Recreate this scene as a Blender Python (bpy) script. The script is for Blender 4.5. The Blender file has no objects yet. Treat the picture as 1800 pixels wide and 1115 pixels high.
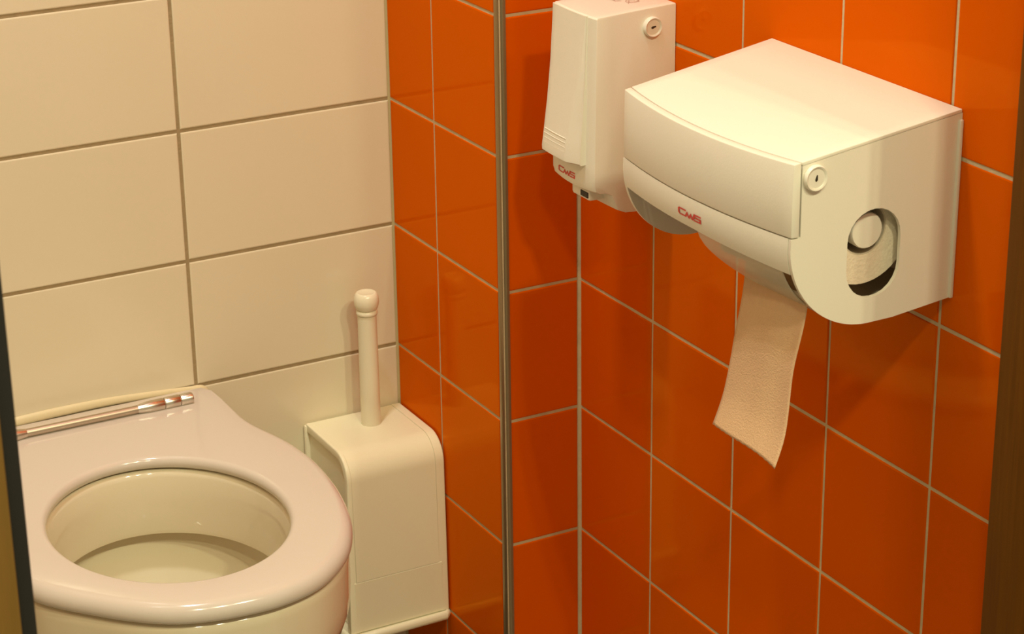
import bpy, bmesh, math, random
from mathutils import Vector, Matrix

random.seed(7)
S = 0.153                 # tile pitch (tile + joint), metres
Z0 = 0.43                 # height of the seat level above the floor
sc = bpy.context.scene
COL = sc.collection

# ------------------------------------------------------------------ camera
def setup_camera():
    yaw, pitch, roll = math.radians(28.2762), math.radians(-21.4377), math.radians(-0.8095)
    fwd = Vector((math.sin(yaw)*math.cos(pitch), math.cos(yaw)*math.cos(pitch), math.sin(pitch)))
    right = Vector((math.cos(yaw), -math.sin(yaw), 0))
    up = right.cross(fwd)
    r = right*math.cos(roll) + up*math.sin(roll)
    u = -right*math.sin(roll) + up*math.cos(roll)
    M = Matrix((r, u, -fwd)).transposed().to_4x4()
    M.translation = Vector((-1.0706, -2.2820, 1.0205 + Z0))
    cd = bpy.data.cameras.new('camera'); co = bpy.data.objects.new('camera', cd)
    COL.objects.link(co); co.matrix_world = M
    cd.sensor_width = 36; cd.lens = 79.23; cd.clip_start = 0.05
    cd.dof.use_dof = True; cd.dof.focus_distance = 2.15; cd.dof.aperture_fstop = 22
    sc.camera = co
setup_camera()

# ------------------------------------------------------------------ world, lamps, exposure
w = bpy.data.worlds.new('world'); sc.world = w; w.use_nodes = True
w.node_tree.nodes['Background'].inputs['Color'].default_value = (1.0, 0.87, 0.54, 1)
w.node_tree.nodes['Background'].inputs['Strength'].default_value = 0.46
LAMP = (1.0, 0.93, 0.61)          # washroom lamps
LAMP_IN = (1.0, 0.96, 0.91)       # whiter lamp inside the cubicle
CEIL = 2.45
def lamp(x, y, power, sx=0.03, sy=0.14, col=LAMP):
    for dx in (-0.03, 0.03):
        ld = bpy.data.lights.new('ceiling_lamp_light', 'AREA'); ld.shape = 'RECTANGLE'
        ld.size = sx; ld.size_y = sy; ld.energy = power/2; ld.color = col
        lo = bpy.data.objects.new('ceiling_lamp_light', ld); COL.objects.link(lo)
        lo.location = (x+dx, y, CEIL-0.03)
lamp(-0.45, -2.30, 21)
lamp(0.05, -2.30, 20)
lamp(-1.00, -2.30, 13)
lamp(-0.53, -0.52, 13.0, col=LAMP_IN)
sc.view_settings.view_transform = 'Standard'; sc.view_settings.look = 'None'
sc.view_settings.exposure = 0.06; sc.view_settings.gamma = 1.0
sc.view_settings.use_curve_mapping = False

# ------------------------------------------------------------------ materials
def mat(name, col, rough=0.4, metal=0.0, spec=0.5, noise=0.0, nscale=40.0, bump=0.0, bscale=60.0, coat=0.0, stretch=None):
    m = bpy.data.materials.new(name); m.use_nodes = True
    nt = m.node_tree; b = nt.nodes['Principled BSDF']
    b.inputs['Base Color'].default_value = (*col, 1); b.inputs['Roughness'].default_value = rough
    b.inputs['Metallic'].default_value = metal; b.inputs['Specular IOR Level'].default_value = spec
    if coat: b.inputs['Coat Weight'].default_value = coat; b.inputs['Coat Roughness'].default_value = 0.05
    tc = None
    if noise or bump:
        tc = nt.nodes.new('ShaderNodeTexCoord'); src = tc.outputs['Object']
        if stretch:
            mp = nt.nodes.new('ShaderNodeMapping'); mp.inputs['Scale'].default_value = stretch
            nt.links.new(src, mp.inputs['Vector']); src = mp.outputs['Vector']
    if noise:
        n = nt.nodes.new('ShaderNodeTexNoise'); n.inputs['Scale'].default_value = nscale; n.inputs['Detail'].default_value = 4
        nt.links.new(src, n.inputs['Vector'])
        mx = nt.nodes.new('ShaderNodeMix'); mx.data_type = 'RGBA'
        mx.inputs['A'].default_value = (*[c*(1-noise) for c in col], 1)
        mx.inputs['B'].default_value = (*[min(1, c*(1+noise)) for c in col], 1)
        nt.links.new(n.outputs['Fac'], mx.inputs['Factor']); nt.links.new(mx.outputs['Result'], b.inputs['Base Color'])
    if bump:
        n2 = nt.nodes.new('ShaderNodeTexNoise'); n2.inputs['Scale'].default_value = bscale; n2.inputs['Detail'].default_value = 2
        nt.links.new(src, n2.inputs['Vector'])
        bp = nt.nodes.new('ShaderNodeBump'); bp.inputs['Strength'].default_value = bump; bp.inputs['Distance'].default_value = 0.002
        nt.links.new(n2.outputs['Fac'], bp.inputs['Height']); nt.links.new(bp.outputs['Normal'], b.inputs['Normal'])
    return m
M = {}
M['white_tile'] = mat('white_glazed_tile', (0.74, 0.668, 0.49), 0.16, noise=0.02, nscale=6, bump=0.04, bscale=9)
M['orange_tile'] = mat('orange_glazed_tile', (0.68, 0.100, 0.0001), 0.08, noise=0.05, nscale=5, bump=0.03, bscale=8)
def glaze(m, col, ior):
    # coloured glaze: a tinted glossy layer over the diffuse body
    nt = m.node_tree; b = nt.nodes['Principled BSDF']; out = nt.nodes['Material Output']
    b.inputs['Specular IOR Level'].default_value = 0.0
    g = nt.nodes.new('ShaderNodeBsdfGlossy'); g.inputs['Color'].default_value = (*col, 1); g.inputs['Roughness'].default_value = 0.07
    f = nt.nodes.new('ShaderNodeFresnel'); f.inputs['IOR'].default_value = ior
    if b.inputs['Normal'].links:
        src = b.inputs['Normal'].links[0].from_socket; nt.links.new(src, g.inputs['Normal']); nt.links.new(src, f.inputs['Normal'])
    mx = nt.nodes.new('ShaderNodeMixShader'); nt.links.new(f.outputs[0], mx.inputs['Fac'])
    nt.links.new(b.outputs[0], mx.inputs[1]); nt.links.new(g.outputs[0], mx.inputs[2]); nt.links.new(mx.outputs[0], out.inputs['Surface'])
glaze(M['orange_tile'], (1.0, 0.50, 0.05), 1.42)
M['grout'] = mat('beige_grout', (0.58, 0.47, 0.28), 0.9, noise=0.2, nscale=60, bump=0.3, bscale=300)
M['white_grout'] = mat('grey_beige_grout', (0.34, 0.26, 0.14), 0.9, noise=0.2, nscale=60, bump=0.3, bscale=300)
M['silicone'] = mat('cream_silicone', (0.76, 0.66, 0.42), 0.45, noise=0.10, nscale=30)
M['corner_seal'] = mat('corner_silicone', (0.50, 0.42, 0.22), 0.5)
M['trim'] = mat('brushed_trim_metal', (0.34, 0.26, 0.15), 0.32, metal=0.85, noise=0.2, nscale=30, stretch=(60, 60, 2))
M['ceramic'] = mat('cream_ceramic', (0.76, 0.68, 0.50), 0.08, coat=0.3)
M['seat'] = mat('pinkish_seat_plastic', (0.655, 0.59, 0.515), 0.14, coat=0.3)
M['chrome'] = mat('chrome', (0.66, 0.60, 0.52), 0.26, metal=1.0)
M['steel'] = mat('satin_steel', (0.55, 0.46, 0.36), 0.38, metal=1.0)
M['cream_plastic'] = mat('cream_plastic', (0.90, 0.86, 0.62), 0.28, bump=0.03, bscale=500)
M['ivory_plastic'] = mat('ivory_plastic', (0.80, 0.74, 0.55), 0.18)
M['white_plastic'] = mat('white_dispenser_plastic', (0.81, 0.775, 0.655), 0.36, bump=0.05, bscale=600)
M['grey_plastic'] = mat('grey_inner_plastic', (0.55, 0.48, 0.36), 0.5)
M['dark'] = mat('dark_slot', (0.03, 0.022, 0.012), 0.6)
M['red'] = mat('red_print', (0.62, 0.05, 0.035), 0.5)
M['faint_red'] = mat('faint_brown_print', (0.42, 0.24, 0.16), 0.5)
M['paper'] = mat('shade_tinted_tissue', (0.68, 0.45, 0.26), 0.95, spec=0.1, noise=0.04, nscale=200, bump=0.35, bscale=700)  # same tissue as the roll; dispenser shade and orange light put into its colour
M['roll'] = mat('rolled_tissue', (0.78, 0.68, 0.52), 0.95, spec=0.1, noise=0.05, nscale=150, bump=0.3, bscale=400)
M['wood'] = mat('dark_brown_wood', (0.13, 0.046, 0.001), 0.7, spec=0.15, noise=0.35, nscale=8, stretch=(40, 40, 1.5))
M['ochre'] = mat('ochre_wood', (0.17, 0.085, 0.008), 0.6, noise=0.2, nscale=8, stretch=(30, 30, 1.5))
M['rubber'] = mat('black_rubber', (0.008, 0.007, 0.004), 0.6)
M['floor'] = mat('grey_floor', (0.22, 0.19, 0.15), 0.4, noise=0.2, nscale=30)
M['ceiling'] = mat('white_ceiling', (0.75, 0.72, 0.66), 0.9)
M['bristle'] = mat('white_bristle', (0.8, 0.78, 0.7), 0.8)
M['water'] = mat('bowl_water', (0.62, 0.60, 0.46), 0.30, bump=0.8, bscale=120, spec=0.15)
def flap_material():
    m = bpy.data.materials.new('frosted_clear_plastic'); m.use_nodes = True
    nt = m.node_tree; b = nt.nodes['Principled BSDF']; out = nt.nodes['Material Output']
    b.inputs['Base Color'].default_value = (0.95, 0.89, 0.74, 1); b.inputs['Roughness'].default_value = 0.22
    t = nt.nodes.new('ShaderNodeBsdfTransparent'); t.inputs['Color'].default_value = (0.93, 0.90, 0.82, 1)
    mx = nt.nodes.new('ShaderNodeMixShader'); mx.inputs['Fac'].default_value = 0.46
    nt.links.new(t.outputs[0], mx.inputs[1]); nt.links.new(b.outputs[0], mx.inputs[2]); nt.links.new(mx.outputs[0], out.inputs['Surface'])
    return m
M['flap'] = flap_material()

# ------------------------------------------------------------------ helpers
def finish(bm, smooth=35):
    bmesh.ops.recalc_face_normals(bm, faces=bm.faces[:])
    for f in bm.faces: f.smooth = bool(smooth)
    if smooth:
        a = math.radians(smooth)
        for e in bm.edges:
            if len(e.link_faces) == 2 and e.calc_face_angle(0) > a: e.smooth = False
def obj(name, bm, m, parent=None, smooth=35):
    finish(bm, smooth)
    me = bpy.data.meshes.new(name); bm.to_mesh(me); bm.free()
    me.materials.append(M[m])
    o = bpy.data.objects.new(name, me); COL.objects.link(o)
    if parent: o.parent = parent; o.matrix_parent_inverse = parent.matrix_world.inverted()
    return o
def tag(o, label, cat, group=None):
    o['label'] = label; o['category'] = cat
    if group: o['group'] = group
def thing(name, label, cat, loc=(0, 0, 0)):
    o = bpy.data.objects.new(name, None); COL.objects.link(o); o.location = loc; o.empty_display_size = 0.05
    tag(o, label, cat); bpy.context.view_layer.update(); return o
def struct(o): o['kind'] = 'structure'; return o
def box(bm, x0, x1, y0, y1, z0, z1, bev=0, seg=2):
    v = [bm.verts.new((x, y, z)) for x in (x0, x1) for y in (y0, y1) for z in (z0, z1)]
    q = [(0, 1, 3, 2), (4, 6, 7, 5), (0, 4, 5, 1), (2, 3, 7, 6), (0, 2, 6, 4), (1, 5, 7, 3)]
    fs = [bm.faces.new([v[i] for i in f]) for f in q]
    if bev:
        es = list({e for f in fs for e in f.edges})
        bmesh.ops.bevel(bm, geom=es, offset=bev, segments=seg, profile=0.5, affect='EDGES')
    return bm
def B(): return bmesh.new()
def loft(bm, rings, closed=True, cap0=True, cap1=True):
    vr = [[bm.verts.new(p) for p in r] for r in rings]
    n = len(rings[0])
    for a, b in zip(vr[:-1], vr[1:]):
        for i in range(n if closed else n-1):
            j = (i+1) % n
            bm.faces.new((a[i], a[j], b[j], b[i]))
    if closed and cap0: bm.faces.new(vr[0][::-1])
    if closed and cap1: bm.faces.new(vr[-1])
    return vr
def lathe(bm, prof, center, axis='Z', n=40):
    """prof: list of (radius, along); revolve round an axis."""
    rings = []
    for r, h in prof:
        ring = []
        for i in range(n):
            a = 2*math.pi*i/n; c, s = r*math.cos(a), r*math.sin(a)
            p = {'Z': (c, s, h), 'Y': (c, h, s), 'X': (h, c, s)}[axis]
            ring.append(tuple(center[k]+p[k] for k in range(3)))
        rings.append(ring)
    loft(bm, rings)
def bevel_sharp(bm, off, seg=2, ang=40, xr=None):
    bmesh.ops.recalc_face_normals(bm, faces=bm.faces[:])
    es = [e for e in bm.edges if len(e.link_faces) == 2 and e.calc_face_angle(0) > math.radians(ang)]
    if xr: es = [e for e in es if all(xr[0] < v.co.x < xr[1] for v in e.verts)]
    bmesh.ops.bevel(bm, geom=es, offset=off, segments=seg, profile=0.5, affect='EDGES', clamp_overlap=True)
def catmull(pts, k=8):
    out = []
    P = [pts[0]] + list(pts) + [pts[-1]]
    for i in range(1, len(P)-2):
        p0, p1, p2, p3 = P[i-1], P[i], P[i+1], P[i+2]
        for j in range(k):
            t = j/k
            out.append(tuple(0.5*((2*p1[a]) + (-p0[a]+p2[a])*t + (2*p0[a]-5*p1[a]+4*p2[a]-p3[a])*t*t + (-p0[a]+3*p1[a]-3*p2[a]+p3[a])*t**3) for a in range(len(p1))))
    out.append(tuple(pts[-1])); return out
def ribbon(bm, pts2, width, mapf, closed=False):
    """flat stroke along a 2-D polyline; mapf((a,b)) -> 3-D point on the surface"""
    P = [Vector(p) for p in pts2]; n = len(P); L = []; R_ = []
    for i in range(n):
        d0 = (P[i]-P[i-1]).normalized() if i > 0 else None
        d1 = (P[i+1]-P[i]).normalized() if i < n-1 else None
        d = d1 if d0 is None else d0 if d1 is None else (d0+d1).normalized()
        nrm = Vector((-d.y, d.x)); k = 1.0
        if d0 is not None and d1 is not None: k = 1/max(0.5, nrm.dot(Vector((-d1.y, d1.x))))
        L.append(P[i]+nrm*width/2*k); R_.append(P[i]-nrm*width/2*k)
    lv = [bm.verts.new(mapf(p)) for p in L]; rv = [bm.verts.new(mapf(p)) for p in R_]
    for i in range(n-1): bm.faces.new((lv[i], lv[i+1], rv[i+1], rv[i]))

# ------------------------------------------------------------------ tiled walls
TILE = {}
def tile_mesh(wd, h, m):
    key = (round(wd, 4), round(h, 4), m)
    if key not in TILE:
        bm = B(); t, c = 0.0045, 0.0011
        x, y = wd/2, h/2
        r0 = [(-x, -y, -t), (x, -y, -t), (x, y, -t), (-x, y, -t)]
        r1 = [(-x, -y, -c), (x, -y, -c), (x, y, -c), (-x, y, -c)]
        k = c*0.45
        r2 = [(-x+k, -y+k, -c*0.3), (x-k, -y+k, -c*0.3), (x-k, y-k, -c*0.3), (-x+k, y-k, -c*0.3)]
        k = c*1.4
        r3 = [(-x+k, -y+k, 0), (x-k, -y+k, 0), (x-k, y-k, 0), (-x+k, y-k, 0)]
        loft(bm, [r0, r1, r2, r3], cap0=False)
        finish(bm, 0)
        me = bpy.data.meshes.new('tile'); bm.to_mesh(me); bm.free(); me.materials.append(M[m]); TILE[key] = me
    return TILE[key]
def lay_tiles(parent, m, origin, udir, nrm, ucuts, zcuts, joint):
    """ucuts / zcuts: joint-centre positions along the wall and up it"""
    u = Vector(udir); n = Vector(nrm); z = Vector((0, 0, 1))
    if u.cross(z).dot(n) < 0: u2 = -u
    else: u2 = u
    for a, b in zip(ucuts[:-1], ucuts[1:]):
        for c, d in zip(zcuts[:-1], zcuts[1:]):
            wd, h = abs(b-a)-joint, (d-c)-joint
            if wd < 0.01 or h < 0.01: continue
            o = bpy.data.objects.new('tile', tile_mesh(wd, h, m)); COL.objects.link(o)
            Rm = Matrix((u2, z, n)).transposed()
            j = Matrix.Rotation(random.uniform(-.0014, .0014), 3, 'X') @ Matrix.Rotation(random.uniform(-.0014, .0014), 3, 'Y')
            mw = (Rm @ j).to_4x4(); mw.translation = Vector(origin)+u*(a+b)/2+z*(c+d)/2+n*random.uniform(-.0001, .0002)
            o.matrix_world = mw; o.parent = parent
zl = [0.0] + [Z0+S*k for k in range(-2, 13)] + [2.44]
E_ = 0.0955; YP = -0.272; D_ = 0.2598
G = 0.0010     # grout lies this far behind the tile face
wb = struct(obj('wall_back', box(B(), -0.90, 0.05, G, 0.06, 0, 2.45), 'white_grout', smooth=0))
lay_tiles(wb, 'white_tile', (0, 0, 0), (1, 0, 0), (0, -1, 0), [-0.86, -0.7735, -0.5158, -0.2580, 0.0005], zl, 0.0040)
wn = struct(obj('wall_return', box(B(), G, 0.05, YP+G, G, 0, 2.45), 'grout', smooth=0))
lay_tiles(wn, 'orange_tile', (0, 0, 0), (0, -1, 0), (-1, 0, 0), [0.0, 0.1131, D_+0.001], zl, 0.0034)
wp = struct(obj('wall_pillar', box(B(), 0.05, E_+G, YP+G, -0.20, 0, 2.45), 'grout', smooth=0))
lay_tiles(wp, 'orange_tile', (0, YP, 0), (1, 0, 0), (0, -1, 0), [0.0030, E_-0.001], zl, 0.0034)
wr = struct(obj('wall_right', box(B(), E_+G, E_+0.05, -1.05, YP+G, 0, 2.45), 'grout', smooth=0))
lay_tiles(wr, 'orange_tile', (E_, YP, 0), (0, -1, 0), (-1, 0, 0), [0.001]+[S*k-0.0019 for k in range(1, 6)]+[0.778], zl, 0.0034)
wl = struct(obj('wall_left', box(B(), -0.92, -0.86-G, -1.05, G, 0, 2.45), 'white_grout', smooth=0))
lay_tiles(wl, 'white_tile', (-0.86, 0, 0), (0, -1, 0), (1, 0, 0), [0.0, 0.258, 0.516, 0.774, 1.05], zl, 0.0034)
# front wall with the doorway the picture is taken through
bm = B(); box(bm, 0.06, 1.2, -1.105, -1.05, 0, 2.45); box(bm, -2.2, -0.86, -1.105, -1.05, 0, 2.45); box(bm, -0.86, 0.06, -1.105, -1.05, 2.05, 2.45)
struct(obj('wall_front', bm, 'ceiling', smooth=0))
struct(obj('floor', box(B(), -2.2, 1.2, -3.4, 0.06, -0.05, 0), 'floor', smooth=0))
struct(obj('ceiling', box(B(), -2.2, 1.2, -3.4, 0.06, CEIL, CEIL+0.05), 'ceiling', smooth=0))
# rounded metal edge trim on the outer corner of the pillar
bm = B(); prof = [(0.0045, -0.2615), (-0.0004, -0.2615), (-0.0006, -0.2635)]
for i in range(0, 9):
    a = math.pi/2*i/8; prof.append((0.0065-0.0065*math.cos(a)-0.0004*(1-i/8), -0.2660-0.0068*math.sin(a)))
prof += [(0.0075, -0.2730), (0.0076, -0.2700), (0.0046, -0.2670)]
loft(bm, [[(x, y, z) for x, y in prof] for z in (0.0, 2.45)])
struct(obj('trim_1', bm, 'trim', smooth=50))
# silicone in the inner corners
def corner_bead(name, x, y, sx, sy, r, m):
    bm = B(); pr = [(x, y), (x+sx*r, y)] + [(x+sx*r*(1-math.sin(a)), y+sy*r*(1-math.cos(a))) for a in (math.pi/8, math.pi/4, 3*math.pi/8)] + [(x, y+sy*r)]
    loft(bm, [[(px, py, z) for px, py in pr] for z in (0.0, 2.45)]); struct(obj(name, bm, m))
corner_bead('trim_2', 0.0012, 0.0012, -1, -1, 0.0042, 'corner_seal')
corner_bead('trim_3', E_+0.0012, YP+0.0012, -1, -1, 0.0048, 'grout')

# doorway: wooden lining on the right, dark sealed edge on the left
dr = bpy.data.objects.new('door_1', None); COL.objects.link(dr); struct(dr)
bpy.context.view_layer.update()
obj('jamb', box(B(), 0.017, 0.06, -1.110, -1.05, 0, 2.05, 0.002), 'wood', dr)
obj('jamb', box(B(), -0.86, -0.7855, -1.165, -1.05, 0, 2.05, 0.002), 'ochre', dr)
obj('seal', box(B(), -0.7855, -0.7735, -1.152, -1.06, 0, 2.05, 0.002), 'rubber', dr)
obj('head', box(B(), -0.7735, 0.017, -1.110, -1.05, 2.01, 2.05, 0.002), 'wood', dr)

# ------------------------------------------------------------------ toilet
XC = -0.408
toilet = thing('toilet', 'cream wall-hung toilet with open pinkish seat and no lid', 'toilet', (XC, -0.27, 0.06))
seat_pts = [(0.0, -0.003), (0.07, -0.003), (0.135, -0.003), (0.155, -0.0045), (0.1610, -0.014), (0.1638, -0.055), (0.1665, -0.100), (0.1708, -0.128), (0.1838, -0.176),
            (0.1895, -0.212), (0.1915, -0.252), (0.1868, -0.307), (0.1765, -0.359), (0.1600, -0.407), (0.1330, -0.4515), (0.0920, -0.4875), (0.0440, -0.5035), (-0.0020, -0.5030),
            (-0.0390, -0.4950), (-0.0680, -0.4815), (-0.0980, -0.4570), (-0.1270, -0.4255), (-0.1470, -0.4010), (-0.1630, -0.3750), (-0.1770, -0.330), (-0.1835, -0.280),
            (-0.1835, -0.235), (-0.1780, -0.185), (-0.1690, -0.130), (-0.1640, -0.090), (-0.1610, -0.050), (-0.1580, -0.014), (-0.152, -0.0045), (-0.13, -0.003), (-0.07, -0.003)]
def closed_outline(p, k=6):
    n = len(p); return catmull([p[(i-1) % n] for i in range(n+3)], k)[k:-2*k]
def ray_hit(poly, c, ang):
    d = (math.cos(ang), math.sin(ang)); best = None
    for (x0, y0), (x1, y1) in zip(poly, poly[1:]+poly[:1]):
        ex, ey = x1-x0, y1-y0; den = d[0]*ey-d[1]*ex
        if abs(den) < 1e-12: continue
        t = ((x0-c[0])*ey-(y0-c[1])*ex)/den; s = ((x0-c[0])*d[1]-(y0-c[1])*d[0])/den
        if t > 0 and -1e-9 <= s <= 1+1e-9 and (best is None or t < best): best = t
    return (c[0]+d[0]*best, c[1]+d[1]*best)
HC = (0.0025, -0.3010)
NA = 160
so = closed_outline(seat_pts)
angs = [2*math.pi*i/NA for i in range(NA)]
# match inner ellipse points by polar angle
def ell_polar(a, b):
    out = []
    for t in angs:
        r = 1/math.sqrt((math.cos(t)/a)**2+(math.sin(t)/b)**2); out.append((HC[0]+r*math.cos(t), HC[1]+r*math.sin(t)))
    return out
outer = [ray_hit(so, HC, t) for t in angs]; inner = ell_polar(0.1195, 0.1450)
def toward(p, q, d):
    v = Vector((q[0]-p[0], q[1]-p[1])); v.normalize(); return (p[0]+v.x*d, p[1]+v.y*d)
def ring_at(base, other, d, z):
    return [(XC+toward(a, b, d)[0], toward(a, b, d)[1], Z0+z) for a, b in zip(base, other)]
def rnd(p):
    return 0.0025 + (0.013-0.0025)*min(1.0, max(0.0, (-p[1]-0.03)/0.07))
def ring_out(f, z):
    out = []
    for a, b in zip(outer, inner):
        q = toward(a, b, f(rnd(a))); out.append((XC+q[0], q[1], Z0+z(rnd(a))))
    return out
def seat_mesh():
    bm = B(); R_ = []
    T = 0.0205
    # outer side, bottom to top, then across the top, then down into the hole
    R_.append(ring_at(outer, inner, 0.006, -T))
    R_.append(ring_at(outer, inner, 0.002, -T+0.001))
    R_.append(ring_at(outer, inner, 0.0002, -T+0.004))
    for i in range(7):
        a = math.pi/2*i/6; R_.append(ring_out(lambda q, a=a: q*(1-math.cos(a)), lambda q, a=a: q*(math.sin(a)-1)-0.0004))
    R_.append(ring_at(outer, inner, 0.030, 0.0004))
    for i in range(8):
        a = math.pi/2*(1-i/7); R_.append(ring_at(inner, outer, 0.0065*(1-math.cos(a)), -0.0075+0.0075*math.sin(a)))
    R_.append(ring_at(inner, outer, 0.0004, -0.0105)); R_.append(ring_at(inner, outer, 0.002, -0.0125)); R_.append(ring_at(inner, outer, 0.012, -0.0125))
    loft(bm, R_ + [R_[0]], cap0=False, cap1=False)
    bmesh.ops.remove_doubles(bm, verts=bm.verts[:], dist=1e-6)
    return bm
seat = obj('seat', seat_mesh(), 'seat', toilet, smooth=60); seat['label'] = 'pinkish plastic ring seat'
# chrome hinge bar lying along the back of the seat
def bar(x0, x1, prof, y, z, name, m, parent):
    bm = B(); lathe(bm, [(r, x0+(x1-x0)*t) for t, r in prof], (0, y, z), 'X', 28); return obj(name, bm, m, parent, smooth=30)
YH, ZH = -0.0410, Z0+0.0055
hb = bar(-0.53, -0.286, [(0, .0046), (1, .0046)], YH, ZH, 'hinge_bar', 'steel', seat); hb['label'] = 'satin steel hinge bar'
for sgn in (1, -1):
    xs = lambda d: XC+sgn*d
    bar(xs(0.064), xs(0.0950), [(0, .0048), (.12, .0054), (.42, .0068), (.97, .0070), (1, .0066)], YH, ZH, 'hinge_sleeve', 'chrome', seat)
    bar(xs(0.0957), xs(0.1140), [(0, .0066), (.04, .0070), (.96, .0070), (1, .0066)], YH, ZH, 'hinge_sleeve', 'chrome', seat)
    bar(xs(0.1147), xs(0.1295), [(0, .0064), (.05, .0068), (.92, .0068), (1, .0060)], YH, ZH, 'hinge_cap', 'chrome', seat)
# ceramic body
bo_poly = [(x*0.984, y*0.988) for x, y in so]
bo = [ray_hit(bo_poly, HC, t) for t in angs]
def bowl_mesh():
    bm = B()
    def lev(z, kx, ky, off=0.0):
        out = []
        for (x, y) in bo:
            out.append((XC+x*kx, -0.002+(y+0.002)*ky, Z0+z))
        return out
    ri = ell_polar(0.1215, 0.139)
    R_ = []
    # outside, from foot upward
    for z, kx, ky in ((-0.365, .50, .42), (-0.36, .54, .46), (-0.30, .62, .56), (-0.24, .72, .71), (-0.195, .83, .84), (-0.155, .90, .915), (-0.125, .945, .955),
                      (-0.105, .976, .983), (-0.088, .994, .997), (-0.070, 1, 1), (-0.036, 1, 1), (-0.030, .998, .999), (-0.0255, .990, .994), (-0.0235, .975, .985)):
        R_.append(lev(z, kx, ky))
    def inn(a, b, z): return [(XC+x, y, Z0+z) for x, y in ell_polar(a, b)]
    for q in ((0.140, 0.164, -0.0205), (0.132, 0.156, -0.0160), (0.1255, 0.1495, -0.0155), (0.1225, 0.1465, -0.0175), (0.1205, 0.1445, -0.0230), (0.1190, 0.1430, -0.050), (0.1180, 0.1420, -0.084),
              (0.1190, 0.1430, -0.0890), (0.1220, 0.1460, -0.0902), (0.135, 0.156, -0.079), (0.146, 0.165, -0.078), (0.147, 0.166, -0.092), (0.142, 0.160, -0.115), (0.127, 0.142, -0.155),
              (0.102, 0.114, -0.188), (0.072, 0.085, -0.203), (0.036, 0.046, -0.208)):
        R_.append(inn(*q))
    loft(bm, R_)
    return bm
bw = obj('bowl', bowl_mesh(), 'ceramic', toilet, smooth=50); bw['label'] = 'glossy cream ceramic bowl'
bm = B(); bm.faces.new([bm.verts.new((XC+0.066*math.cos(t), -0.305+0.076*math.sin(t), Z0-0.2015)) for t in angs[::4]]); 
obj('water', bm, 'water', toilet)
# hand-laid silicone bead where the deck meets the wall
bm = B(); rings = []
path = catmull([(-0.570, 0.000, .0060), (-0.530, 0.003, .0070), (-0.480, 0.0045, .0085), (-0.430, 0.006, .0085), (-0.370, 0.0060, .0075), (-0.315, 0.003, .0065), (-0.270, -0.001, .0070), (-0.251, -0.004, .0085), (-0.243, -0.012, .0060), (-0.242, -0.030, .0030)], 5)
for x, z, r in path:
    ring = []
    for i in range(9):
        a = math.pi*i/8; ring.append((x, -0.0002-0.40*r*math.sin(a), Z0+z-0.002+r*0.70*math.cos(a)))
    rings.append(ring)
loft(bm, rings)
cb = obj('caulk_bead', bm, 'silicone', toilet, smooth=60); cb['label'] = 'yellowed silicone bead along the wall'

# ------------------------------------------------------------------ toilet brush and holder
hold = thing('toilet_brush_holder', 'cream plastic toilet brush box wedged in the tiled corner beside the toilet', 'brush holder', (-0.065, -0.06, Z0-0.315))
XL, XR = -0.1325, -0.0015
ZT, ZB, YF, RC = Z0-0.0758, Z0-0.302, -0.1215, 0.032
def shell_profile(d, zb=ZB):
    """(y,z) outline of the shell from the back-top over the rounded front to the bottom, moved outward by d"""
    pts = [(-0.004, ZT+d)]
    for i in range(11):
        a = math.pi/2*i/10; r = RC+d; pts.append((YF+RC-r*math.sin(a)*1.0, ZT-RC+r*math.cos(a)))
    pts.append((YF-d-0.003, zb)); return pts
def shell_piece(x0, x1, d0, d1, zb0=ZB, x0t=0.0):
    """a strip of curved sheet from x0 to x1 between offsets d0 (inner) and d1 (outer)"""
    bm = B(); o, i = shell_profile(d1, zb0), shell_profile(d0, zb0)
    ring = o+i[::-1]
    def sh(x, z): return x + x0t*max(0, (z-(Z0-0.31))/0.235)
    loft(bm, [[(sh(x0, z), y, z) for y, z in ring], [(x1, y, z) for y, z in ring]])
    return bm
GX = 0.0003
bm = shell_piece(XL, XL+0.0105, -0.010, 0.0, x0t=0.006); bevel_sharp(bm, 0.0018, 3, xr=(-1, XL+0.0085)); obj('side_frame', bm, 'cream_plastic', hold)
bm = shell_piece(XR-0.0115, XR, -0.010, 0.0); bevel_sharp(bm, 0.0018, 3, xr=(XR-0.002, 1)); obj('side_frame', bm, 'cream_plastic', hold)
obj('cover_panel', shell_piece(XL+0.0105+GX, XR-0.0115-GX, -0.004, -0.0004, Z0-0.2355), 'cream_plastic', hold)
obj('front_skirt', box(B(), XL+0.008, XR-0.008, YF-0.0028, YF+0.004, ZB, Z0-0.2362, 0.0003, 1), 'cream_plastic', hold)
# recessed cheeks and back
bm = B(); ring = shell_profile(-0.009); ring = ring+[(-0.004, ZB)]
loft(bm, [[(XL+0.009, y, z) for y, z in ring], [(XL+0.012, y, z) for y, z in ring]]); obj('side_cheek', bm, 'cream_plastic', hold)
obj('back_plate', box(B(), XL+0.004, XR-0.002, -0.0075, -0.001, ZB, ZT-0.002, 0.002), 'cream_plastic', hold)
# drip tray with a rounded lip on three sides
bm = B(); box(bm, XL+0.001, XR-0.001, YF-0.002, -0.002, ZB-0.012, ZB-0.001)
path = [(XL-0.0005, -0.004), (XL-0.0005, YF-0.001), (XL+0.004, YF-0.0055), (XR-0.006, YF-0.0055), (XR-0.0025, YF-0.002), (XR-0.0025, -0.004)]
rings = []
for i, (x, y) in enumerate(path):
    p0 = Vector(path[max(0, i-1)]); p1 = Vector(path[min(len(path)-1, i+1)]); t = (p1-p0).normalized(); nn = Vector((t.y, -t.x))
    rings.append([(x+nn.x*0.0046*math.cos(a), y+nn.y*0.0046*math.cos(a), ZB-0.006+0.0058*math.sin(a)) for a in [2*math.pi*k/14 for k in range(14)]])
loft(bm, rings); obj('drip_tray', bm, 'cream_plastic', hold, smooth=40)

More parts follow.
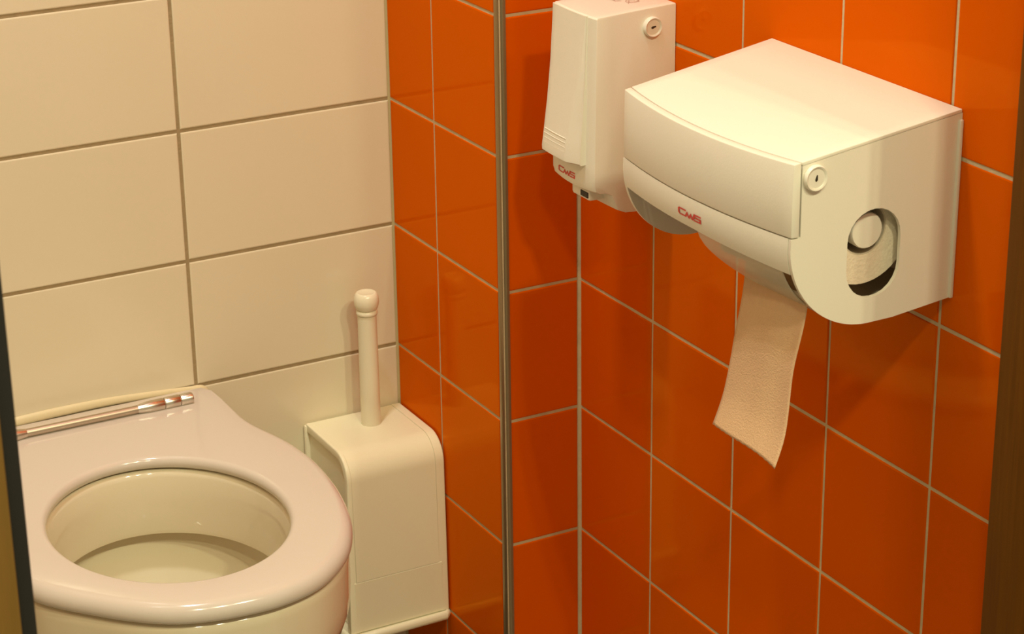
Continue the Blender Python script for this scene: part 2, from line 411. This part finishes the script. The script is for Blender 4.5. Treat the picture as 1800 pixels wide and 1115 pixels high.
br = thing('toilet_brush', 'ivory toilet brush with a round knob standing in the cream box', 'toilet brush', (-0.0572, -0.040, Z0-0.27))
HX, HY = -0.0572, -0.0400
bm = B(); lathe(bm, [(0.0118, Z0-0.20), (0.0118, Z0-0.09), (0.0115, Z0+0.02), (0.0112, Z0+0.060), (0.0114, Z0+0.0625)], (HX, HY, 0), 'Z', 36); obj('shaft', bm, 'ivory_plastic', br)
bm = B(); lathe(bm, [(0.0110, Z0+0.0625), (0.0124, Z0+0.0635), (0.0128, Z0+0.0655), (0.0122, Z0+0.0680), (0.0112, Z0+0.0690)], (HX, HY, 0), 'Z', 36); obj('collar', bm, 'ivory_plastic', br, smooth=60)
bm = B(); lathe(bm, [(0.0112, Z0+0.0690), (0.0132, Z0+0.0715), (0.0146, Z0+0.0765), (0.0148, Z0+0.0815), (0.0141, Z0+0.0860), (0.0122, Z0+0.0895), (0.0108, Z0+0.0905), (0.0095, Z0+0.0902), (0.004, Z0+0.0895)], (HX, HY, 0), 'Z', 40); obj('knob', bm, 'ivory_plastic', br, smooth=60)
bm = B(); lathe(bm, [(0.010, Z0-0.205), (0.032, Z0-0.212), (0.035, Z0-0.235), (0.033, Z0-0.265), (0.02, Z0-0.280)], (HX, HY-0.018, 0), 'Z', 24); bmesh.ops.translate(bm, verts=bm.verts[:], vec=(0, 0.0, 0)); obj('brush_head', bm, 'bristle', br, smooth=60)

# ------------------------------------------------------------------ lettering
CWS = [[(1.22, 1.0), (0.16, 1.0), (0.02, 0.86), (0.0, 0.5), (0.0, 0.14), (0.14, 0.0), (1.15, 0.0)],
       [(1.12, 0.0), (1.42, 0.72), (1.62, 0.02), (1.70, 0.02), (2.02, 0.72), (2.20, 0.02), (2.28, 0.02), (2.62, 1.0)],
       [(3.62, 1.0), (2.62, 1.0), (2.58, 0.52), (3.50, 0.50), (3.46, 0.0), (2.46, 0.0)]]
def logo(name, mapf, parent):
    bm = B()
    for st in CWS:
        dense = []
        for (a, b) in zip(st[:-1], st[1:]):
            dense += [(a[0]+(b[0]-a[0])*t/4, a[1]+(b[1]-a[1])*t/4) for t in range(4)]
        dense.append(st[-1])
        ribbon(bm, dense, 0.27, mapf)
    o = obj(name, bm, 'red', parent, smooth=0); o['label'] = 'red printed letters CWS'; return o
def lock(parent, c, r, keyang):
    bm = B(); lathe(bm, [(r, 0.001), (r*1.02, -0.0035), (r*0.93, -0.0052), (r*0.80, -0.0048), (r*0.74, -0.0040), (r*0.40, -0.0040), (r*0.15, -0.0041)], c, 'Y', 36)
    o = obj('lock', bm, 'white_plastic', parent, smooth=45); o['label'] = 'round key lock'
    bm = B(); ca, sa = math.cos(keyang), math.sin(keyang)
    pts = [(-0.0026, -0.0004), (-0.0012, -0.0013), (0.0028, -0.0005), (0.0028, 0.0005), (-0.0012, 0.0013), (-0.0026, 0.0004)]
    loft(bm, [[(c[0]+x*ca-z*sa, c[1]+yy, c[2]+x*sa+z*ca) for x, z in pts] for yy in (-0.0030, -0.00435)])
    obj('keyhole', bm, 'dark', o)

# ------------------------------------------------------------------ soap dispenser
YA, YB = -0.378, -0.4616          # far and near side
soap = thing('soap_dispenser', 'narrow white soap dispenser on the orange wall next to the pillar', 'soap dispenser', (0.05, -0.42, Z0+0.295))
prof = [(0.0, .5008), (.045, .4990), (.0885, .4968), (.0900, .4950), (.0912, .42), (.0925, .345), (.0925, .328), (.0905, .3215), (.086, .3185), (.0790, .3180), (.0725, .3150), (.0690, .3065), (.0650, .2985), (.056, .2945), (.045, .2935), (.02, .2950), (0.0, .2970)]
bm = B()
rings = []
ns = 9
for k in range(ns):
    s = k/(ns-1); y = YA+(YB-YA)*s; bow = 0.0028*(1-(2*s-1)**2)
    rings.append([(E_-u-bow*(u/.09)**2, y, Z0+z+(-0.0022*(1-(2*s-1)**2) if (z < .33 and u > .07) else 0)) for u, z in prof])
loft(bm, rings); bevel_sharp(bm, 0.0014, 2, 50)
obj('housing', bm, 'white_plastic', soap, smooth=30)
obj('base_plate', box(B(), E_-0.004, E_, YB+0.003, YA-0.003, Z0+0.300, Z0+0.494, 0.001), 'white_plastic', soap)
# push lever: a wedge-shaped plate that stands further out towards the bottom
def lever_ring(z, p):
    f0 = 0.0905
    pts = []
    y0, y1 = YA-0.0005, -0.4468
    ch = 0.016*min(1, p/0.013)
    bowf = lambda y: 0.0022*(1-(2*(y-YA)/(YB-YA)-1)**2)
    u = [(f0-0.002, y0), (f0+bowf(y0)+p-0.0005, y0)]
    for t in (0, .15, .3, .45, .6, .75, .9, 1):
        yy = y0-0.001+(y1+ch-y0+0.001)*t; u.append((f0+bowf(yy)+p, yy))
    u += [(f0+bowf(y1)+p*0.72-0.001, y1+ch*0.25+0.0006), (f0+bowf(y1)+p*0.60, y1), (f0-0.002, y1)]
    return [(E_-a, b, Z0+z) for a, b in u]
bm = B()
loft(bm, [lever_ring(.4958, .0012), lever_ring(.48, .0020), lever_ring(.44, .0045), lever_ring(.40, .0085), lever_ring(.37, .0125), lever_ring(.352, .0150), lever_ring(.3475, .0148), lever_ring(.3462, .0130)])
lv = obj('push_lever', bm, 'white_plastic', soap, smooth=35)
for i, z in enumerate((.3700, .3655, .3610, .3565)):
    bm = B(); rr = []
    for t in [k/8 for k in range(9)]:
        y = -0.382+(-0.427+0.382)*t
        pz = 0.0125+(0.370-z)/0.018*0.0025*0.75
        u = 0.0905+0.0022*(1-(2*(y-YA)/(YB-YA)-1)**2)+pz
        rr.append([(E_-u+0.0005, y, Z0+z-0.0009), (E_-u-0.0005, y, Z0+z-0.0003), (E_-u-0.0005, y, Z0+z+0.0003), (E_-u+0.0005, y, Z0+z+0.0009)])
    loft(bm, rr); obj('grip_ridge', bm, 'white_plastic', lv)
bm = B(); box(bm, E_-0.0925, E_-0.070, -0.4475, -0.4455, Z0+.346, Z0+.3485); obj('lever_gap', bm, 'dark', soap)
# nozzle under the chin
bm = B(); box(bm, E_-0.0880, E_-0.060, -0.4440, -0.4080, Z0+.3060, Z0+.3200, 0.003); nz = obj('nozzle', bm, 'white_plastic', soap)
obj('nozzle_opening', box(B(), E_-0.0888, E_-0.080, -0.4415, -0.4270, Z0+.3090, Z0+.3150, 0.0005, 1), 'dark', nz)
hl_ = 0.0088
logo('logo', lambda p: Vector((E_-0.0930-0.0026*(1-(2*(-0.3945-p[0]*0.0093-YA)/(YB-YA)-1)**2), -0.3945-p[0]*0.0093, Z0+.3274+p[1]*0.0050)), soap)
lock(soap, (0.067, YB, Z0+.481), 0.0098, math.radians(12))
# printed pictograms on the lid
bm = B()
def top_map(p):
    u = E_-p[0]; return Vector((p[0], p[1], Z0+.5008-(u/.0885)*0.0040+0.0006))
def circ(cx, cy, r, a0=0, a1=360, n=14): return [(cx+r*math.cos(math.radians(a0+(a1-a0)*i/n)), cy+r*math.sin(math.radians(a0+(a1-a0)*i/n))) for i in range(n+1)]
for st in ([(0.048, -0.409), (0.053, -0.4135), (0.051, -0.420), (0.0565, -0.4225)], circ(0.0565, -0.4135, 0.0052, 30, 330), circ(0.0645, -0.4290, 0.0062), circ(0.0645, -0.4290, 0.0035, 0, 200),
           [(0.0565, -0.4355), (0.0600, -0.4310), (0.0690, -0.4350), (0.0735, -0.4270)], [(0.0725, -0.4150), (0.0760, -0.4230)], circ(0.0740, -0.4060, 0.005, 0, 250)):
    ribbon(bm, st, 0.0006, top_map)
pg = obj('pictogram_print', bm, 'faint_red', soap, smooth=0); pg['label'] = 'thin brown printed pictograms'

# ------------------------------------------------------------------ toilet paper dispenser
disp = thing('toilet_paper_dispenser', 'big white toilet paper dispenser with bowed front on the orange wall', 'paper dispenser', (0.0, -0.7607, Z0+0.33))
YM, HWD = -0.7607, 0.1357
UF, BOW = 0.1620, 0.0125
def half(u): return HWD-0.0060*max(0.0, (u-0.0))/0.16
def dp(u, s, z): return (E_-u, YM-s*half(u), Z0+z)
def bow(s): return BOW*(1-s*s)
def ztop(u): return 0.5015-0.0232*u/0.16
SS = [-1+2*k/20 for k in range(21)]
# lid
bm = B(); rings = []
for s in SS:
    ue = UF-0.0078+bow(s)
    rings.append([dp(0.0005, s, ztop(0)), dp(0.05, s, ztop(.05)), dp(0.10, s, ztop(.10)), dp(ue, s, ztop(ue)), dp(ue, s, ztop(ue)-0.003), dp(0.10, s, ztop(.1)-.003), dp(0.05, s, ztop(.05)-.003), dp(0.0005, s, ztop(0)-0.003)])
loft(bm, rings); bevel_sharp(bm, 0.0006, 2, 50); obj('lid', bm, 'white_plastic', disp, smooth=30)
# bowed front cover
bm = B(); rings = []
for s in SS:
    f = UF+bow(s); b_ = f-0.0070
    rings.append([dp(b_, s, ztop(b_)), dp(f, s, ztop(f)), dp(f+0.0006, s, .4440), dp(f+0.0006, s, .4160), dp(b_, s, .4160)])
loft(bm, rings); bevel_sharp(bm, 0.0012, 2, 50); obj('front_cover', bm, 'white_plastic', disp, smooth=30)
# side panels
CU, CZ, RR = 0.0850, 0.4075, 0.0780
def side_outline():
    p = [(0.0, 0.3375), (0.0, ztop(0)-0.0032), (UF-0.0078, ztop(UF-0.0078)-0.0032), (UF-0.0080, 0.4162), (UF-0.0065, 0.4150), (CU+RR*math.cos(-math.asin((0.4150-CZ)/RR)), 0.4150)]
    for i in range(0, 25):
        a = math.radians(2+88*i/24); p.append((CU+RR*math.cos(a), CZ-RR*math.sin(a)))
    p += [(0.06, 0.3302)]
    return p
def stadium(cu, hw_, z0, z1, n=12):
    """slot outline: half width hw_, from z0 (bottom) to z1 (top)"""
    p = []
    for i in range(n+1):
        a = math.pi*i/n; p.append((cu+hw_*math.cos(a), z1-hw_+hw_*math.sin(a)))
    for i in range(n+1):
        a = math.pi+math.pi*i/n; p.append((cu+hw_*math.cos(a), z0+hw_+hw_*math.sin(a)))
    return p
def side_panel(sgn, hole):
    bm = B(); th = 0.0035
    def place(u, z, d): x, y, zz = dp(u, sgn, z); return (x, y+sgn*d, zz)
    loops = [side_outline()] + ([hole] if hole else [])
    layers = []
    for d in (0.0, th):
        es = []; vs_all = []
        for lp in loops:
            vs = [bm.verts.new(place(u, z, d)) for u, z in lp]; vs_all.append(vs)
            for i in range(len(vs)): es.append(bm.edges.new((vs[i], vs[(i+1) % len(vs)])))
        bmesh.ops.triangle_fill(bm, use_beauty=True, use_dissolve=False, edges=es)
        layers.append(vs_all)
    for a, b in zip(layers[0], layers[1]):
        for i in range(len(a)):
            j = (i+1) % len(a); bm.faces.new((a[i], a[j], b[j], b[i]))
    return bm
slot = stadium(E_-0.0135, 0.0262, 0.3520, 0.4290)
o = obj('side_panel', side_panel(1, slot), 'white_plastic', disp, smooth=30); o['label'] = 'white side panel with an oblong viewing slot'
obj('side_panel', side_panel(-1, None), 'white_plastic', disp, smooth=30)
# back plate against the tiles
obj('base_plate', box(B(), E_-0.0035, E_, YM-HWD-0.0024, YM+HWD+0.002, Z0+.3370, Z0+.4930, 0.001), 'white_plastic', disp)
# rounded chin below the seam
def arc_sheet(s0, s1, th0, th1f, r, t, n=16, ns=16, bk=1.0):
    bm = B(); rings = []
    for k in range(ns+1):
        s = s0+(s1-s0)*k/ns; th1 = th1f(s); o_, i_ = [], []
        for q in range(n+1):
            a = math.radians(th0+(th1-th0)*q/n); b = bow(s)*bk*max(0, math.cos(a))**1.5
            o_.append(dp(CU+b+r*math.cos(a), s, CZ-r*math.sin(a))); i_.append(dp(CU+b+(r-t)*math.cos(a), s, CZ-(r-t)*math.sin(a)))
        rings.append(o_+i_[::-1])
    loft(bm, rings); return bm
SI = 0.968
bm = arc_sheet(-SI, SI, -5.7, lambda s: 14.5+3.5*max(0, s), RR-0.0004, 0.003, n=8, ns=24); obj('chin', bm, 'white_plastic', disp, smooth=35)
# frosted flap over the roll, with a second lip overlapping it
def flap_low(s): return 20+40*min(1.0, max(0.0, (s-0.045)/0.60))**0.62
ft = obj('flap', arc_sheet(0.045, 0.885, 11.0, flap_low, RR-0.0012, 0.0012, ns=40), 'flap', disp, smooth=40); ft['label'] = 'frosted translucent plastic flap'
def lip_low(s): return 38+40*min(1.0, max(0.0, (s-0.40)/0.34))**0.55
obj('flap_lip', arc_sheet(0.40, 0.955, 36, lip_low, RR-0.0030, 0.0014, ns=40), 'flap', disp, smooth=40)
bm = B(); loft(bm, [[dp(u, q, z) for u, z in ((0.0, .3400), (0.070, .3340), (0.070, .3315), (0.0, .3375))] for q in (-0.965, 0.965)]); obj('bottom_panel', bm, 'grey_plastic', disp)
# inner divider holding the spindle
bm = B(); pr = [(0.004, .345), (0.004, .470), (0.14, .455), (0.155, .41), (0.145, .365), (0.11, .345)]
loft(bm, [[dp(u, s, z) for u, z in pr] for s in (0.030, 0.055)]); obj('divider', bm, 'grey_plastic', disp)
RX, RZ = 0.0125, Z0+0.4075
bm = B(); lathe(bm, [(0.0100, YM-0.012), (0.0100, -0.8600), (0.0148, -0.8610), (0.0156, -0.8835), (0.0148, -0.8850), (0.006, -0.8852)], (RX, 0, RZ), 'Y', 36); sp = obj('spindle', bm, 'white_plastic', disp, smooth=40); sp['label'] = 'white round spindle end'
lock(disp, (-0.0475, -0.8905, Z0+.4650), 0.0108, math.radians(80))
def paper_logo(p):
    s = (0.0-0.005)+0.0; y = -0.7425-p[0]*0.0096
    s = (YM-y)/half(.17); a = math.radians(7.4-p[1]*3.9)
    b = bow(s)*max(0, math.cos(a))**1.5; r = RR-0.0004+0.0004
    return Vector(dp(CU+b+r*math.cos(a), s, CZ-r*math.sin(a)))
logo('logo', paper_logo, disp)

# ------------------------------------------------------------------ toilet paper roll
roll = thing('toilet_paper_roll', 'toilet paper roll inside the big dispenser with a shade-tinted sheet hanging out', 'toilet paper', (RX, -0.83, RZ-0.047))
def annulus(ri, ro, y0, y1):
    bm = B(); n = 48; rings = []
    for r, y in ((ri, y0), (ro, y0), (ro, y1), (ri, y1), (ri, y0)):
        rings.append([(RX+r*math.cos(2*math.pi*i/n), y, RZ+r*math.sin(2*math.pi*i/n)) for i in range(n)])
    loft(bm, rings, cap0=False, cap1=False); bmesh.ops.remove_doubles(bm, verts=bm.verts[:], dist=1e-6); return bm
obj('roll_body', annulus(0.0225, 0.0475, -0.7790, -0.8810), 'roll', roll, smooth=40)
obj('cardboard_core', annulus(0.0212, 0.0225, -0.7790, -0.8805), 'grey_plastic', roll, smooth=40)
# hanging sheet: leaves the front of the roll and hangs with a slight kick outwards
cl = catmull([(-0.0335, .4100), (-0.0375, .385), (-0.0405, .355), (-0.0440, .325), (-0.0475, .295), (-0.0505, .265), (-0.0560, .235), (-0.0655, .2085)], 6)
bm = B(); NU = 24; grid = []
for k, (x, z) in enumerate(cl):
    t = k/(len(cl)-1); row = []
    for i in range(NU+1):
        v = i/NU
        yl = -0.7800-0.006*math.exp(-((t-0.35)/0.25)**2)+0.004*t; yr = -0.8800+0.006*math.exp(-((t-0.62)/0.2)**2)+0.001*t
        y = yl+(yr-yl)*v
        wv = 0.0022*math.sin(v*6.0+1.0+2.2*t)*min(1, t*2.5)*(1-0.4*t)+0.0012*math.sin(v*15+3*t)*t*(1-t)*2-0.006*(v-0.5)*t
        dz = 0.0
        if k == len(cl)-1: dz = 0.0007*(i % 2)
        row.append((x+wv, y, Z0+z+dz+0.0018*t*math.sin(v*3.1)))
    grid.append(row)
vg = [[bm.verts.new(p) for p in r] for r in grid]
for a, b in zip(vg[:-1], vg[1:]):
    for i in range(NU): bm.faces.new((a[i], a[i+1], b[i+1], b[i]))
hs = obj('hanging_sheet', bm, 'paper', roll, smooth=80); hs['label'] = 'shade-tinted tissue strip with a torn lower edge'
md = hs.modifiers.new('thickness', 'SOLIDIFY'); md.thickness = 0.0004
